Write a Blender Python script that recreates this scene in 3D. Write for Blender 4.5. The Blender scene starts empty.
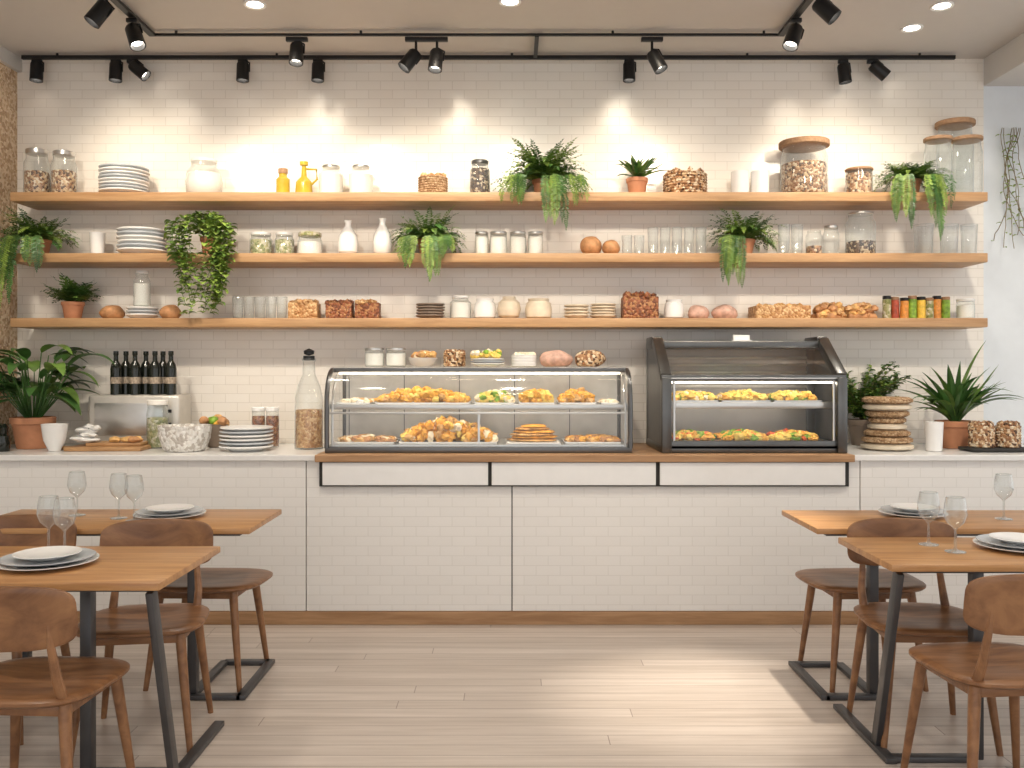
import bpy, bmesh, math, random
from math import sin, cos, pi, radians
from mathutils import Vector, Matrix, noise
random.seed(7)
R = random.uniform
FOC = 900.0; EYE = 1.43
WALL = 5.84; SHF = 5.52; ITEM = 5.68; CEIL = 3.45
def X(u, d): return (u-512)*d/FOC
def Z(v, d): return EYE+(370-v)*d/FOC

# ------------------------------------------------------------ materials
def newmat(name):
    m = bpy.data.materials.new(name); m.use_nodes = True
    nt = m.node_tree; b = nt.nodes['Principled BSDF']
    return m, nt, b
def ramp(nt, fac, stops):
    r = nt.nodes.new('ShaderNodeValToRGB')
    el = r.color_ramp.elements
    while len(el) < len(stops): el.new(0.5)
    for e, (p, c) in zip(el, stops):
        e.position = p; e.color = (*c, 1)
    nt.links.new(fac, r.inputs[0]); return r.outputs[0]
def objcoord(nt, scale=(1, 1, 1), kind='Object'):
    t = nt.nodes.new('ShaderNodeTexCoord'); mp = nt.nodes.new('ShaderNodeMapping')
    mp.inputs['Scale'].default_value = scale
    nt.links.new(t.outputs[kind], mp.inputs[0]); return mp.outputs[0]
def bump(nt, b, h, strength, dist=0.01):
    n = nt.nodes.new('ShaderNodeBump'); n.inputs['Strength'].default_value = strength
    n.inputs['Distance'].default_value = dist
    nt.links.new(h, n.inputs['Height']); nt.links.new(n.outputs[0], b.inputs['Normal'])
def solid(name, c, rough=0.5, metal=0.0, var=0.08, scale=12, bmp=0.0):
    m, nt, b = newmat(name)
    n = nt.nodes.new('ShaderNodeTexNoise'); n.inputs['Scale'].default_value = scale
    n.inputs['Detail'].default_value = 3
    nt.links.new(objcoord(nt), n.inputs['Vector'])
    lo = tuple(x*(1-var) for x in c); hi = tuple(min(1, x*(1+var)) for x in c)
    nt.links.new(ramp(nt, n.outputs['Fac'], [(0.3, lo), (0.7, hi)]), b.inputs['Base Color'])
    b.inputs['Roughness'].default_value = rough; b.inputs['Metallic'].default_value = metal
    if bmp: bump(nt, b, n.outputs['Fac'], bmp, 0.004)
    return m
def wood(name, c1, c2, sc=(1.2, 14, 14), rough=0.45, seed=0.0):
    m, nt, b = newmat(name)
    v = objcoord(nt, sc)
    n = nt.nodes.new('ShaderNodeTexNoise'); n.inputs['Scale'].default_value = 2.2
    n.inputs['Detail'].default_value = 7; n.inputs['Distortion'].default_value = 0.6
    n.inputs['Roughness'].default_value = 0.62
    nt.links.new(v, n.inputs['Vector'])
    nt.links.new(ramp(nt, n.outputs['Fac'], [(0.33, c1), (0.66, c2)]), b.inputs['Base Color'])
    b.inputs['Roughness'].default_value = rough
    bump(nt, b, n.outputs['Fac'], 0.12, 0.003)
    return m
def speckle(name, cols, scale=60, rough=0.5, bmp=0.8):
    m, nt, b = newmat(name)
    vo = nt.nodes.new('ShaderNodeTexVoronoi'); vo.inputs['Scale'].default_value = scale
    nt.links.new(objcoord(nt), vo.inputs['Vector'])
    sp = nt.nodes.new('ShaderNodeSeparateColor'); nt.links.new(vo.outputs['Color'], sp.inputs[0])
    k = len(cols)
    o = ramp(nt, sp.outputs[0], [(i/k, c) for i, c in enumerate(cols)])
    nt.nodes[-1].color_ramp.interpolation = 'CONSTANT'
    nt.links.new(o, b.inputs['Base Color'])
    b.inputs['Roughness'].default_value = rough
    inv = nt.nodes.new('ShaderNodeMath'); inv.operation = 'SUBTRACT'; inv.inputs[0].default_value = 1
    nt.links.new(vo.outputs['Distance'], inv.inputs[1])
    bump(nt, b, inv.outputs[0], bmp, 0.01)
    return m
def math_(nt, op, a, b=None):
    n = nt.nodes.new('ShaderNodeMath'); n.operation = op
    for i, q in enumerate((a, b)):
        if q is None: continue
        if isinstance(q, (int, float)): n.inputs[i].default_value = q
        else: nt.links.new(q, n.inputs[i])
    return n.outputs[0]
def tile(name, bw, rh, c1, c2, cm, axes='xz', mortar=0.003, rough=0.25, bs=0.5, grain=None, smooth=0.1, off=0.5):
    m, nt, b = newmat(name)
    g = nt.nodes.new('ShaderNodeNewGeometry'); s = nt.nodes.new('ShaderNodeSeparateXYZ')
    c = nt.nodes.new('ShaderNodeCombineXYZ'); nt.links.new(g.outputs['Position'], s.inputs[0])
    xs = s.outputs['XYZ'.index(axes[0].upper())]; ys = s.outputs['XYZ'.index(axes[1].upper())]
    if grain:   # random stagger per plank row
        ys = math_(nt, 'ADD', ys, 10.0)
        row = math_(nt, 'FLOOR', math_(nt, 'DIVIDE', ys, rh))
        wn = nt.nodes.new('ShaderNodeTexWhiteNoise'); wn.noise_dimensions = '1D'; nt.links.new(row, wn.inputs['W'])
        xs = math_(nt, 'ADD', math_(nt, 'ADD', xs, 20.0), math_(nt, 'MULTIPLY', wn.outputs['Value'], bw))
        off = 0
    nt.links.new(xs, c.inputs[0]); nt.links.new(ys, c.inputs[1])
    br = nt.nodes.new('ShaderNodeTexBrick'); nt.links.new(c.outputs[0], br.inputs['Vector'])
    br.offset = off
    br.inputs['Scale'].default_value = 1; br.inputs['Brick Width'].default_value = bw
    br.inputs['Row Height'].default_value = rh; br.inputs['Mortar Size'].default_value = mortar
    br.inputs['Mortar Smooth'].default_value = smooth
    br.inputs['Color1'].default_value = (*c1, 1); br.inputs['Color2'].default_value = (*c2, 1)
    br.inputs['Mortar'].default_value = (*cm, 1)
    col = br.outputs['Color']
    inv = nt.nodes.new('ShaderNodeMath'); inv.operation = 'SUBTRACT'; inv.inputs[0].default_value = 1
    nt.links.new(br.outputs['Fac'], inv.inputs[1]); h = inv.outputs[0]
    if grain:
        mp = nt.nodes.new('ShaderNodeMapping'); mp.inputs['Scale'].default_value = (1.0, 17, 1)
        nt.links.new(c.outputs[0], mp.inputs[0])
        n = nt.nodes.new('ShaderNodeTexNoise'); n.inputs['Scale'].default_value = 1.6
        n.inputs['Detail'].default_value = 7; n.inputs['Roughness'].default_value = 0.6
        nt.links.new(mp.outputs[0], n.inputs['Vector'])
        gcol = ramp(nt, n.outputs['Fac'], [(0.3, (grain, grain*.97, grain*.94)), (0.7, (1, 1, 1))])
        mx = nt.nodes.new('ShaderNodeMix'); mx.data_type = 'RGBA'; mx.blend_type = 'MULTIPLY'
        mx.inputs[0].default_value = 1
        nt.links.new(col, mx.inputs[6]); nt.links.new(gcol, mx.inputs[7]); col = mx.outputs[2]
    else:
        n = nt.nodes.new('ShaderNodeTexNoise'); n.inputs['Scale'].default_value = 14
        nt.links.new(c.outputs[0], n.inputs['Vector'])
        ad = nt.nodes.new('ShaderNodeMath'); ad.operation = 'MULTIPLY_ADD'; ad.inputs[1].default_value = 0.5
        nt.links.new(n.outputs['Fac'], ad.inputs[0]); nt.links.new(h, ad.inputs[2]); h = ad.outputs[0]
    nt.links.new(col, b.inputs['Base Color'])
    b.inputs['Roughness'].default_value = rough
    bump(nt, b, h, bs, 0.004)
    return m
def thin_glass(name, tint=(0.965, 0.98, 0.975), base=0.05, edge=0.6, white_shine=0.06, pwr=2.6, fe=5):
    m = bpy.data.materials.new(name); m.use_nodes = True; nt = m.node_tree
    nt.nodes.clear(); N = nt.nodes.new; L = nt.links.new
    o = N('ShaderNodeOutputMaterial'); mx = N('ShaderNodeMixShader')
    t = N('ShaderNodeBsdfTransparent'); t.inputs[0].default_value = (*tint, 1)
    g = N('ShaderNodeBsdfGlossy'); g.inputs['Roughness'].default_value = 0.05
    lw = N('ShaderNodeLayerWeight'); lw.inputs[0].default_value = 0.5
    pw = N('ShaderNodeMath'); pw.operation = 'POWER'; pw.inputs[1].default_value = pwr
    ma = N('ShaderNodeMath'); ma.operation = 'MULTIPLY_ADD'; ma.inputs[1].default_value = edge; ma.inputs[2].default_value = base
    L(lw.outputs['Facing'], pw.inputs[0]); L(pw.outputs[0], ma.inputs[0])
    L(ma.outputs[0], mx.inputs[0]); L(t.outputs[0], mx.inputs[1]); L(g.outputs[0], mx.inputs[2])
    d = N('ShaderNodeBsdfDiffuse'); d.inputs[0].default_value = (.78, .82, .83, 1)  # white diffuse, strongest at edges, paints in the bright reflections of glass
    m2 = N('ShaderNodeMixShader'); fm = N('ShaderNodeMath'); fm.operation = 'MULTIPLY_ADD'
    fm.inputs[1].default_value = white_shine*fe; fm.inputs[2].default_value = white_shine
    L(pw.outputs[0], fm.inputs[0]); L(fm.outputs[0], m2.inputs[0]); L(mx.outputs[0], m2.inputs[1]); L(d.outputs[0], m2.inputs[2])
    L(m2.outputs[0], o.inputs[0])
    return m
def emis(name, c, s):
    m, nt, b = newmat(name)
    b.inputs['Base Color'].default_value = (*c, 1)
    b.inputs['Emission Color'].default_value = (*c, 1); b.inputs['Emission Strength'].default_value = s
    return m

m_walltile = tile('wall_tile', 0.155, 0.058, (0.87, 0.815, 0.74), (0.90, 0.85, 0.78), (0.75, 0.695, 0.62), mortar=0.0020, rough=0.17, bs=0.35)
m_cntile = tile('counter_tile', 0.135, 0.055, (0.83, 0.805, 0.77), (0.85, 0.825, 0.79), (0.75, 0.725, 0.685), mortar=0.002, rough=0.4, bs=0.25)
m_floor = tile('floor_planks', 3.2, 0.092, (0.54, 0.465, 0.405), (0.63, 0.555, 0.495), (0.31, 0.25, 0.21), axes='xy', mortar=0.0022, rough=0.33, bs=0.25, grain=0.76, off=0.37)
m_ceil = solid('ceiling_paint', (0.56, 0.53, 0.50), 0.9, var=0.01)
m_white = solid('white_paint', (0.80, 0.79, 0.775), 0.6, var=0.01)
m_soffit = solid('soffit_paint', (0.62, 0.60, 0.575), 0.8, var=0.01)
m_daylit = solid('plaster_daylight_tint', (0.76, 0.80, 0.84), 0.8, var=0.02)  # blue of the window daylight is painted into this wall colour
m_stone = speckle('rough_stone', [(0.60, 0.42, 0.26), (0.70, 0.53, 0.36), (0.50, 0.33, 0.2), (0.78, 0.62, 0.45)], 60, 0.9)
m_shelf = wood('oak_shelf', (0.38, 0.205, 0.09), (0.54, 0.32, 0.155))
m_top = wood('oak_tabletop', (0.36, 0.17, 0.065), (0.56, 0.31, 0.13), (1.0, 11, 11), 0.35)
m_chair = wood('walnut_chair', (0.15, 0.064, 0.028), (0.31, 0.15, 0.065), (2, 12, 5), 0.34)
m_counterw = wood('counter_wood', (0.32, 0.17, 0.078), (0.47, 0.275, 0.14))
m_board = wood('board_wood', (0.35, 0.18, 0.07), (0.52, 0.30, 0.14), (3, 20, 20))
m_steel = solid('dark_steel', (0.10, 0.10, 0.105), 0.4, 0.7)
m_black = solid('black_metal', (0.012, 0.012, 0.013), 0.4, 0.3)
m_dark = solid('dark_recess', (0.03, 0.028, 0.026), 0.8)
m_chrome = solid('brushed_steel', (0.62, 0.61, 0.59), 0.28, 0.95, var=0.04)
m_gun = solid('gunmetal', (0.15, 0.15, 0.15), 0.3, 0.85, var=0.05)
m_frame = solid('case_frame_steel', (0.13, 0.13, 0.128), 0.3, 0.85, var=0.08)
m_backsteel = solid('interior_steel', (0.58, 0.55, 0.50), 0.35, 0.4)
m_backdark = solid('interior_dark_steel', (0.34, 0.32, 0.30), 0.35, 0.6)
m_quartz = solid('quartz_top', (0.80, 0.79, 0.77), 0.25, var=0.02, scale=40)
m_cer = solid('white_ceramic', (0.84, 0.83, 0.81), 0.18, var=0.02)
m_ceredge = solid('blue_grey_ceramic', (0.50, 0.53, 0.56), 0.25, var=0.05)
m_lace = speckle('woven_white', [(0.80, 0.77, 0.72), (0.84, 0.82, 0.78), (0.55, 0.50, 0.45)], 55, 0.6)
m_cream = solid('cream_ceramic', (0.70, 0.60, 0.46), 0.4, var=0.15)
m_greycer = solid('taupe_ceramic', (0.26, 0.20, 0.155), 0.5, var=0.15)
m_terra = solid('terracotta', (0.52, 0.23, 0.12), 0.8, var=0.15)
m_soil = solid('soil', (0.05, 0.03, 0.02), 1)
m_leaf = solid('leaf_green', (0.11, 0.20, 0.035), 0.5, var=0.6, scale=9)
m_leafd = solid('leaf_deep_green', (0.055, 0.14, 0.03), 0.38, var=0.5, scale=6)
m_leafl = solid('leaf_light_green', (0.22, 0.32, 0.055), 0.45, var=0.4, scale=14)
m_twig = solid('twig', (0.20, 0.15, 0.08), 0.8)
m_glass = thin_glass('clear_glass')
m_wineg = thin_glass('wine_glass_clear', (.93, .95, .95), 0.08, 0.8, 0.06, 2.0, 4)
m_glasscase = thin_glass('case_glass', (0.98, 0.985, 0.985), 0.04, 0.4, 0.012, 3.5)
m_slantglass = thin_glass('tinted_case_glass', (0.76, 0.76, 0.75), 0.10, 0.4, 0.015, 3.5)
m_nuts = speckle('mixed_nuts', [(0.30, 0.14, 0.06), (0.62, 0.42, 0.24), (0.10, 0.045, 0.02), (0.75, 0.62, 0.45), (0.42, 0.22, 0.1)], 75)
m_beans = speckle('dark_beans', [(0.06, 0.03, 0.02), (0.55, 0.45, 0.32), (0.12, 0.07, 0.04), (0.03, 0.02, 0.02)], 75)
m_redb = speckle('red_brown_fruit', [(0.30, 0.10, 0.04), (0.16, 0.05, 0.02), (0.42, 0.20, 0.08)], 70)
m_granola = speckle('granola', [(0.55, 0.30, 0.12), (0.42, 0.20, 0.07), (0.68, 0.44, 0.22)], 70)
m_milk = solid('milk_powder', (0.88, 0.85, 0.79), 0.6, var=0.02)
m_green = speckle('pickled_greens', [(0.24, 0.26, 0.09), (0.40, 0.38, 0.18), (0.60, 0.56, 0.42)], 60)
m_oil = solid('golden_oil', (0.50, 0.36, 0.04), 0.15, var=0.2)
m_orange = solid('orange_preserve', (0.70, 0.28, 0.05), 0.3, var=0.25, scale=50)
m_red = solid('red_preserve', (0.40, 0.07, 0.03), 0.3, var=0.3, scale=50)
m_yel = solid('yellow_preserve', (0.80, 0.52, 0.06), 0.35, var=0.2, scale=50)
m_bottle = solid('dark_bottle_glass', (0.012, 0.014, 0.01), 0.1)
m_label = solid('paper_label', (0.36, 0.29, 0.22), 0.8, var=0.5, scale=60)
m_bread = solid('bread_crust', (0.46, 0.23, 0.10), 0.65, var=0.35, scale=25, bmp=0.4)
m_gold = solid('golden_pastry', (0.80, 0.38, 0.06), 0.5, var=0.35, scale=40, bmp=0.6)
m_yell = solid('yellow_pastry', (0.88, 0.60, 0.14), 0.5, var=0.25, scale=40, bmp=0.5)
m_creamf = solid('cream_filling', (0.88, 0.76, 0.56), 0.5, var=0.15, scale=30, bmp=0.5)
m_herb = solid('chopped_herb', (0.22, 0.38, 0.04), 0.5, var=0.5, scale=40)
m_tomato = solid('tomato', (0.70, 0.12, 0.03), 0.3, var=0.2)
m_pink = solid('rose_loaf', (0.58, 0.36, 0.28), 0.7, var=0.25, scale=30, bmp=0.5)
m_crust = solid('golden_crust', (0.62, 0.36, 0.13), 0.6, var=0.45, scale=30, bmp=0.5)
m_wicker = speckle('wicker', [(0.40, 0.25, 0.13), (0.54, 0.37, 0.22), (0.30, 0.17, 0.08)], 90, 0.8)
m_cork = solid('cork', (0.34, 0.20, 0.11), 0.8, var=0.2, scale=60)
m_led = emis('led_strip', (1.0, 0.86, 0.66), 13.0)
m_lamp = emis('lamp_lens', (1.0, 0.92, 0.8), 12.0)

# ------------------------------------------------------------ mesh builder
class MB:
    def __init__(s): s.v = []; s.f = []; s.mi = []; s.mats = []
    def idx(s, mat):
        if mat not in s.mats: s.mats.append(mat)
        return s.mats.index(mat)
    def add(s, vs, fs, mat, off=(0, 0, 0), M=None):
        o = len(s.v); k = s.idx(mat); off = Vector(off)
        for p in vs:
            p = Vector(p)
            if M: p = M @ p
            s.v.append(p+off)
        for f in fs: s.f.append([i+o for i in f]); s.mi.append(k)
    def box(s, c, sz, mat, bev=0.0, M=None, seg=2):
        bm = bmesh.new(); bmesh.ops.create_cube(bm, size=1)
        for v in bm.verts: v.co = Vector((v.co.x*sz[0], v.co.y*sz[1], v.co.z*sz[2]))
        if bev: bmesh.ops.bevel(bm, geom=bm.edges[:], offset=bev, segments=seg, affect='EDGES', profile=0.5)
        bm.verts.index_update()
        s.add([v.co.copy() for v in bm.verts], [[v.index for v in f.verts] for f in bm.faces], mat, c, M); bm.free()
    def span(s, x0, x1, y0, y1, z0, z1, mat, bev=0.0):
        s.box(((x0+x1)/2, (y0+y1)/2, (z0+z1)/2), (abs(x1-x0), abs(y1-y0), abs(z1-z0)), mat, bev)
    def lathe(s, prof, mat, off=(0, 0, 0), seg=24, M=None, fn=None):
        vs = []; fs = []; rings = []
        for r, z in prof:
            if r < 1e-6: rings.append([len(vs)]); vs.append((0, 0, z))
            else:
                rings.append(list(range(len(vs), len(vs)+seg)))
                for i in range(seg):
                    a = 2*pi*i/seg; rr = r*(fn(a, z) if fn else 1)
                    vs.append((rr*cos(a), rr*sin(a), z))
        for a, b in zip(rings, rings[1:]):
            if len(a) == 1 and len(b) == 1: continue
            for i in range(seg):
                j = (i+1) % seg
                if len(a) == 1: fs.append([a[0], b[j], b[i]])
                elif len(b) == 1: fs.append([a[i], a[j], b[0]])
                else: fs.append([a[i], a[j], b[j], b[i]])
        s.add(vs, fs, mat, off, M)
    def cyl(s, r, z0, z1, mat, off=(0, 0, 0), seg=24, M=None, bev=0.002):
        b = min(bev, r*0.4, (z1-z0)*0.4)
        s.lathe([(0, z0), (r-b, z0), (r, z0+b), (r, z1-b), (r-b, z1), (0, z1)], mat, off, seg, M)
    def tube(s, pts, rad, mat, seg=8, off=(0, 0, 0)):
        pts = [Vector(p) for p in pts]; n = len(pts)
        if not hasattr(rad, '__len__'): rad = [rad]*n
        vs = []; fs = []; up = None
        for i, p in enumerate(pts):
            t = (pts[min(i+1, n-1)]-pts[max(i-1, 0)]).normalized()
            if up is None: up = Vector((0, 0, 1)) if abs(t.z) < 0.9 else Vector((1, 0, 0))
            a = t.cross(up).normalized(); b = t.cross(a).normalized()
            for k in range(seg):
                q = 2*pi*k/seg; vs.append(p+a*cos(q)*rad[i]+b*sin(q)*rad[i])
        for i in range(n-1):
            for k in range(seg):
                l = (k+1) % seg; fs.append([i*seg+k, i*seg+l, (i+1)*seg+l, (i+1)*seg+k])
        fs.append(list(range(seg))[::-1]); fs.append([(n-1)*seg+k for k in range(seg)])
        s.add(vs, fs, mat, off)
    def bar(s, a, b, w, h, mat):
        a = Vector(a); b = Vector(b); d = b-a; L = d.length; t = d.normalized()
        q = t.to_track_quat('X', 'Z').to_matrix()
        s.box((a+b)/2, (L, w, h), mat, min(w, h)*0.12, M=q)
    def pad(s, a, b, n, layers, fn, mat, N=44):
        vs = []; fs = []; rings = []
        for sc, h in layers:
            if sc < 1e-6: rings.append([len(vs)]); vs.append(fn(0, 0, h)); continue
            rings.append(list(range(len(vs), len(vs)+N)))
            for i in range(N):
                t = 2*pi*i/N; c, d = cos(t), sin(t)
                x = a*sc*math.copysign(abs(c)**(2/n), c); y = b*sc*math.copysign(abs(d)**(2/n), d)
                vs.append(fn(x, y, h))
        for p, q in zip(rings, rings[1:]):
            for i in range(N):
                j = (i+1) % N
                if len(p) == 1: fs.append([p[0], q[j], q[i]])
                elif len(q) == 1: fs.append([p[i], p[j], q[0]])
                else: fs.append([p[i], p[j], q[j], q[i]])
        s.add(vs, fs, mat)
    def blob(s, c, r, mat, amp=0.15, sub=2, sc=3.0, flat=None):
        bm = bmesh.new(); bmesh.ops.create_icosphere(bm, subdivisions=sub, radius=1)
        sd = Vector((R(0, 50), R(0, 50), R(0, 50)))
        for v in bm.verts:
            k = 1+amp*noise.noise(v.co*sc*0.6+sd)*2
            v.co = Vector((v.co.x*r[0]*k, v.co.y*r[1]*k, v.co.z*r[2]*k))
            if flat is not None and v.co.z < flat: v.co.z = flat
        bm.verts.index_update()
        s.add([v.co.copy() for v in bm.verts], [[v.index for v in f.verts] for f in bm.faces], mat, c); bm.free()
    def leaf(s, base, az, p0, p1, L, w, mat, seg=8, fold=0.25):
        p = Vector(base); vs = []; fs = []
        hd = Vector((cos(az), sin(az), 0)); side = Vector((-sin(az), cos(az), 0))
        for i in range(seg+1):
            t = i/seg; pt = p0+(p1-p0)*t
            ww = w*max(0.02, (sin(pi*min(1, t**0.75))**0.8 if t < 1 else 0))
            up = Vector((-hd.x*sin(pt), -hd.y*sin(pt), cos(pt)))
            vs += [p-side*ww/2+up*ww*fold, p.copy(), p+side*ww/2+up*ww*fold]
            st = L/seg; p = p+hd*cos(pt)*st+Vector((0, 0, 1))*sin(pt)*st
        for i in range(seg):
            a = i*3; fs += [[a, a+1, a+4, a+3], [a+1, a+2, a+5, a+4]]
        s.add(vs, fs, mat)
    def frond(s, base, az, p0, p1, L, w, mat, seg=15, pw=0.9):
        p = Vector(base); vs = []; fs = []
        hd = Vector((cos(az), sin(az), 0)); side = Vector((-sin(az), cos(az), 0))
        for i in range(seg):
            t = (i+1)/seg; pt = p0+(p1-p0)*(t**pw)
            tan = hd*cos(pt)+Vector((0, 0, 1))*sin(pt); q = p+tan*(L/seg)
            up = Vector((-hd.x*sin(pt), -hd.y*sin(pt), cos(pt)))
            lw = w*(sin(pi*min(0.98, 0.12+0.86*t))**0.7)
            o = len(vs); vs += [p-side*0.001, q-side*0.001, q+side*0.001, p+side*0.001]; fs.append([o, o+1, o+2, o+3])
            if i > 0:
                for sg in (-1, 1):
                    d = (side*sg+tan*0.45+up*R(-0.45, 0.35)).normalized()*lw*R(0.8, 1.15)
                    b = (tan*(L/seg)*0.48)
                    o = len(vs); vs += [p, p+d*0.5+b, p+d, p+d*0.5-b*0.9]; fs.append([o, o+1, o+2, o+3])
            p = q
        s.add(vs, fs, mat)
    def build(s, name, loc=(0, 0, 0), rz=0.0, clamp=None, smooth=True, ang=35):
        me = bpy.data.meshes.new(name)
        vv = [tuple(clamp(v) if clamp else v) for v in s.v]
        me.from_pydata(vv, [], s.f)
        for m in s.mats: me.materials.append(m)
        me.polygons.foreach_set('material_index', s.mi)
        me.update()
        if smooth:
            me.polygons.foreach_set('use_smooth', [True]*len(me.polygons))
            try: me.set_sharp_from_angle(angle=radians(ang))
            except Exception: pass
        ob = bpy.data.objects.new(name, me); bpy.context.collection.objects.link(ob)
        ob.location = loc; ob.rotation_euler = (0, 0, rz)
        return ob
def inst(ob, loc, rz=0.0):
    o = bpy.data.objects.new(ob.name.split('.')[0], ob.data); bpy.context.collection.objects.link(o)
    o.location = loc; o.rotation_euler = (0, 0, rz); return o

# ------------------------------------------------------------ room
XL, XR, YF = -3.6, 3.75, -2.0
m = MB(); m.span(XL-0.2, XR+0.2, YF, WALL+0.2, -0.1, 0, m_floor); m.build('floor', smooth=False)
m = MB(); m.span(XL-0.2, XR+0.2, YF, WALL+0.2, CEIL, CEIL+0.1, m_ceil); m.build('ceiling', smooth=False)
m = MB(); m.span(XL-0.2, 3.06, WALL, WALL+0.15, 0, CEIL, m_walltile)
m.span(3.06, XR+0.2, WALL, WALL+0.15, 0, CEIL, m_daylit); m.build('wall_back', smooth=False)
m = MB(); m.span(XL-0.15, XL, YF, WALL, 0, CEIL, m_white); m.build('wall_left', smooth=False)
m = MB(); m.span(XL, -3.21, 5.42, WALL, 0, 3.36, m_stone); m.build('wall_pilaster', smooth=False)
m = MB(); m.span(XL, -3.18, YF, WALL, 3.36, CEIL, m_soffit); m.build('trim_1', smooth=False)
m = MB(); m.span(XR, XR+0.15, YF, WALL, 0, 0.5, m_white); m.span(XR, XR+0.15, YF, WALL, 3.0, CEIL, m_white)
m.span(XR, XR+0.15, 5.3, WALL, 0.5, 3.0, m_white); m.span(XR, XR+0.15, YF, 0, 0.5, 3.0, m_white)
m.build('wall_right', smooth=False)
m = MB()
for y in (0.03, 1.75, 3.5, 5.27): m.span(XR+0.04, XR+0.1, y-0.03, y+0.03, 0.5, 3.0, m_black)
for z in (0.53, 2.97): m.span(XR+0.04, XR+0.1, 0, 5.3, z-0.03, z+0.03, m_black)
m.build('window_1', smooth=False)
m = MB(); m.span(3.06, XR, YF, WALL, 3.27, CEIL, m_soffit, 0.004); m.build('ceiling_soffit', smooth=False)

# ------------------------------------------------------------ shelves
SZ = [Z(192, SHF), Z(253, SHF), Z(318, SHF)]
for z in SZ:
    m = MB(); m.span(X(10, SHF), X(988, SHF), SHF, WALL-.001, z-0.056, z, m_shelf, 0.004); m.build('floating_shelf')

# ------------------------------------------------------------ counter
m = MB()
CE = XR-.02
m.span(-3.2, CE, 5.085, WALL-.005, 0.0, 0.915, m_dark)
for a, b in ((-3.2, -1.160), (-1.155, -0.003), (0.003, 1.954), (1.960, 3.72)):
    m.span(a, b, 5.06, 5.086, 0.075, 0.92, m_cntile, 0.002)
m.span(-3.2, CE, 5.05, 5.086, 0, 0.073, m_counterw, 0.003)
m.span(-3.2, -1.10, 5.03, WALL-.005, 0.922, 0.955, m_quartz, 0.004)
m.span(1.91, CE, 5.03, WALL-.005, 0.922, 0.955, m_quartz, 0.004)
m.span(-1.097, 1.907, 5.0, WALL-.005, 0.918, 0.958, m_counterw, 0.004)
m.span(-1.078, 1.885, 5.035, 5.062, 0.778, 0.92, m_dark)
for a, b in ((322, 488.5), (491, 656), (659, 845)):
    m.span(X(a, 5.03)+0.004, X(b, 5.03)-0.002, 5.018, 5.04, 0.787, 0.914, m_cer, 0.003)
m.build('service_counter', smooth=False)
CT = 0.956; CW = 0.959

# ------------------------------------------------------------ display cases
def display_case_curved():
    m = MB(); w = 0.872; H = 0.47; D = 0.55
    prof = [(0.0, 0.03), (0.0, 0.26)]
    for i in range(9):
        a = i/8*pi/2; prof.append((0.17-0.17*cos(a), 0.28+(H-0.28)*sin(a)))
    prof += [(D, H)]
    m.span(-w, w, 0.0, D, 0.0, 0.035, m_gun, 0.005)
    m.span(-w, w, D-0.012, D, 0.03, H, m_backsteel)
    for k in range(5): m.span(-w+.04+k*.345, -w+.045+k*.345, D-.016, D-.012, .05, H-.02, m_gun)
    for sx in (-w+0.012, w-0.012):
        m.tube([(sx, y, z) for y, z in prof], 0.014, m_gun, 8)
        m.tube([(sx, D-0.01, 0.03), (sx, D-0.01, H)], 0.012, m_gun, 8)
        vs = [(sx, y, z) for y, z in prof]+[(sx, D, 0.03)]
        m.add(vs, [list(range(len(vs)))], m_glasscase)
        s2 = sx*0.97
        m.tube([(s2, .03, .04), (s2, .03, .25), (s2, .07, .36), (s2, .17, .44)], 0.007, m_chrome, 6)
    vs = []; fs = []
    for y, z in prof: vs += [(-w+0.012, y, z), (w-0.012, y, z)]
    for i in range(len(prof)-1): fs.append([2*i, 2*i+1, 2*i+3, 2*i+2])
    m.add(vs, fs, m_glasscase)
    m.span(-w, w, 0.155, 0.20, H-0.012, H+0.014, m_gun, 0.005)
    m.span(-w, w, D-0.03, D, H-0.012, H+0.014, m_gun, 0.005)
    m.span(-w+0.02, w-0.02, 0.05, D-0.02, 0.262, 0.270, m_chrome)
    m.span(-w+0.02, w-0.02, 0.035, 0.055, 0.246, 0.276, m_chrome, 0.004)
    m.span(-w+0.02, w-0.02, 0.004, 0.02, 0.22, 0.232, m_chrome, 0.003)
    m.span(-w+0.05, w-0.05, 0.17, 0.185, H-0.022, H-0.013, m_led)
    m.span(-w+0.05, w-0.05, 0.06, 0.075, 0.252, 0.260, m_led)
    m.span(-0.006, 0.006, 0.06, 0.07, 0.03, 0.26, m_chrome)
    m.span(-w+0.03, w-0.03, 0.03, D-0.03, 0.035, 0.045, m_chrome)
    m.span(-w+0.01, w-0.01, 0.18, D, H+0.012, H+0.020, m_glasscase)
    return m.build('curved_glass_display_case', (-0.19, 5.10, CW))
C1 = display_case_curved()
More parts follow.
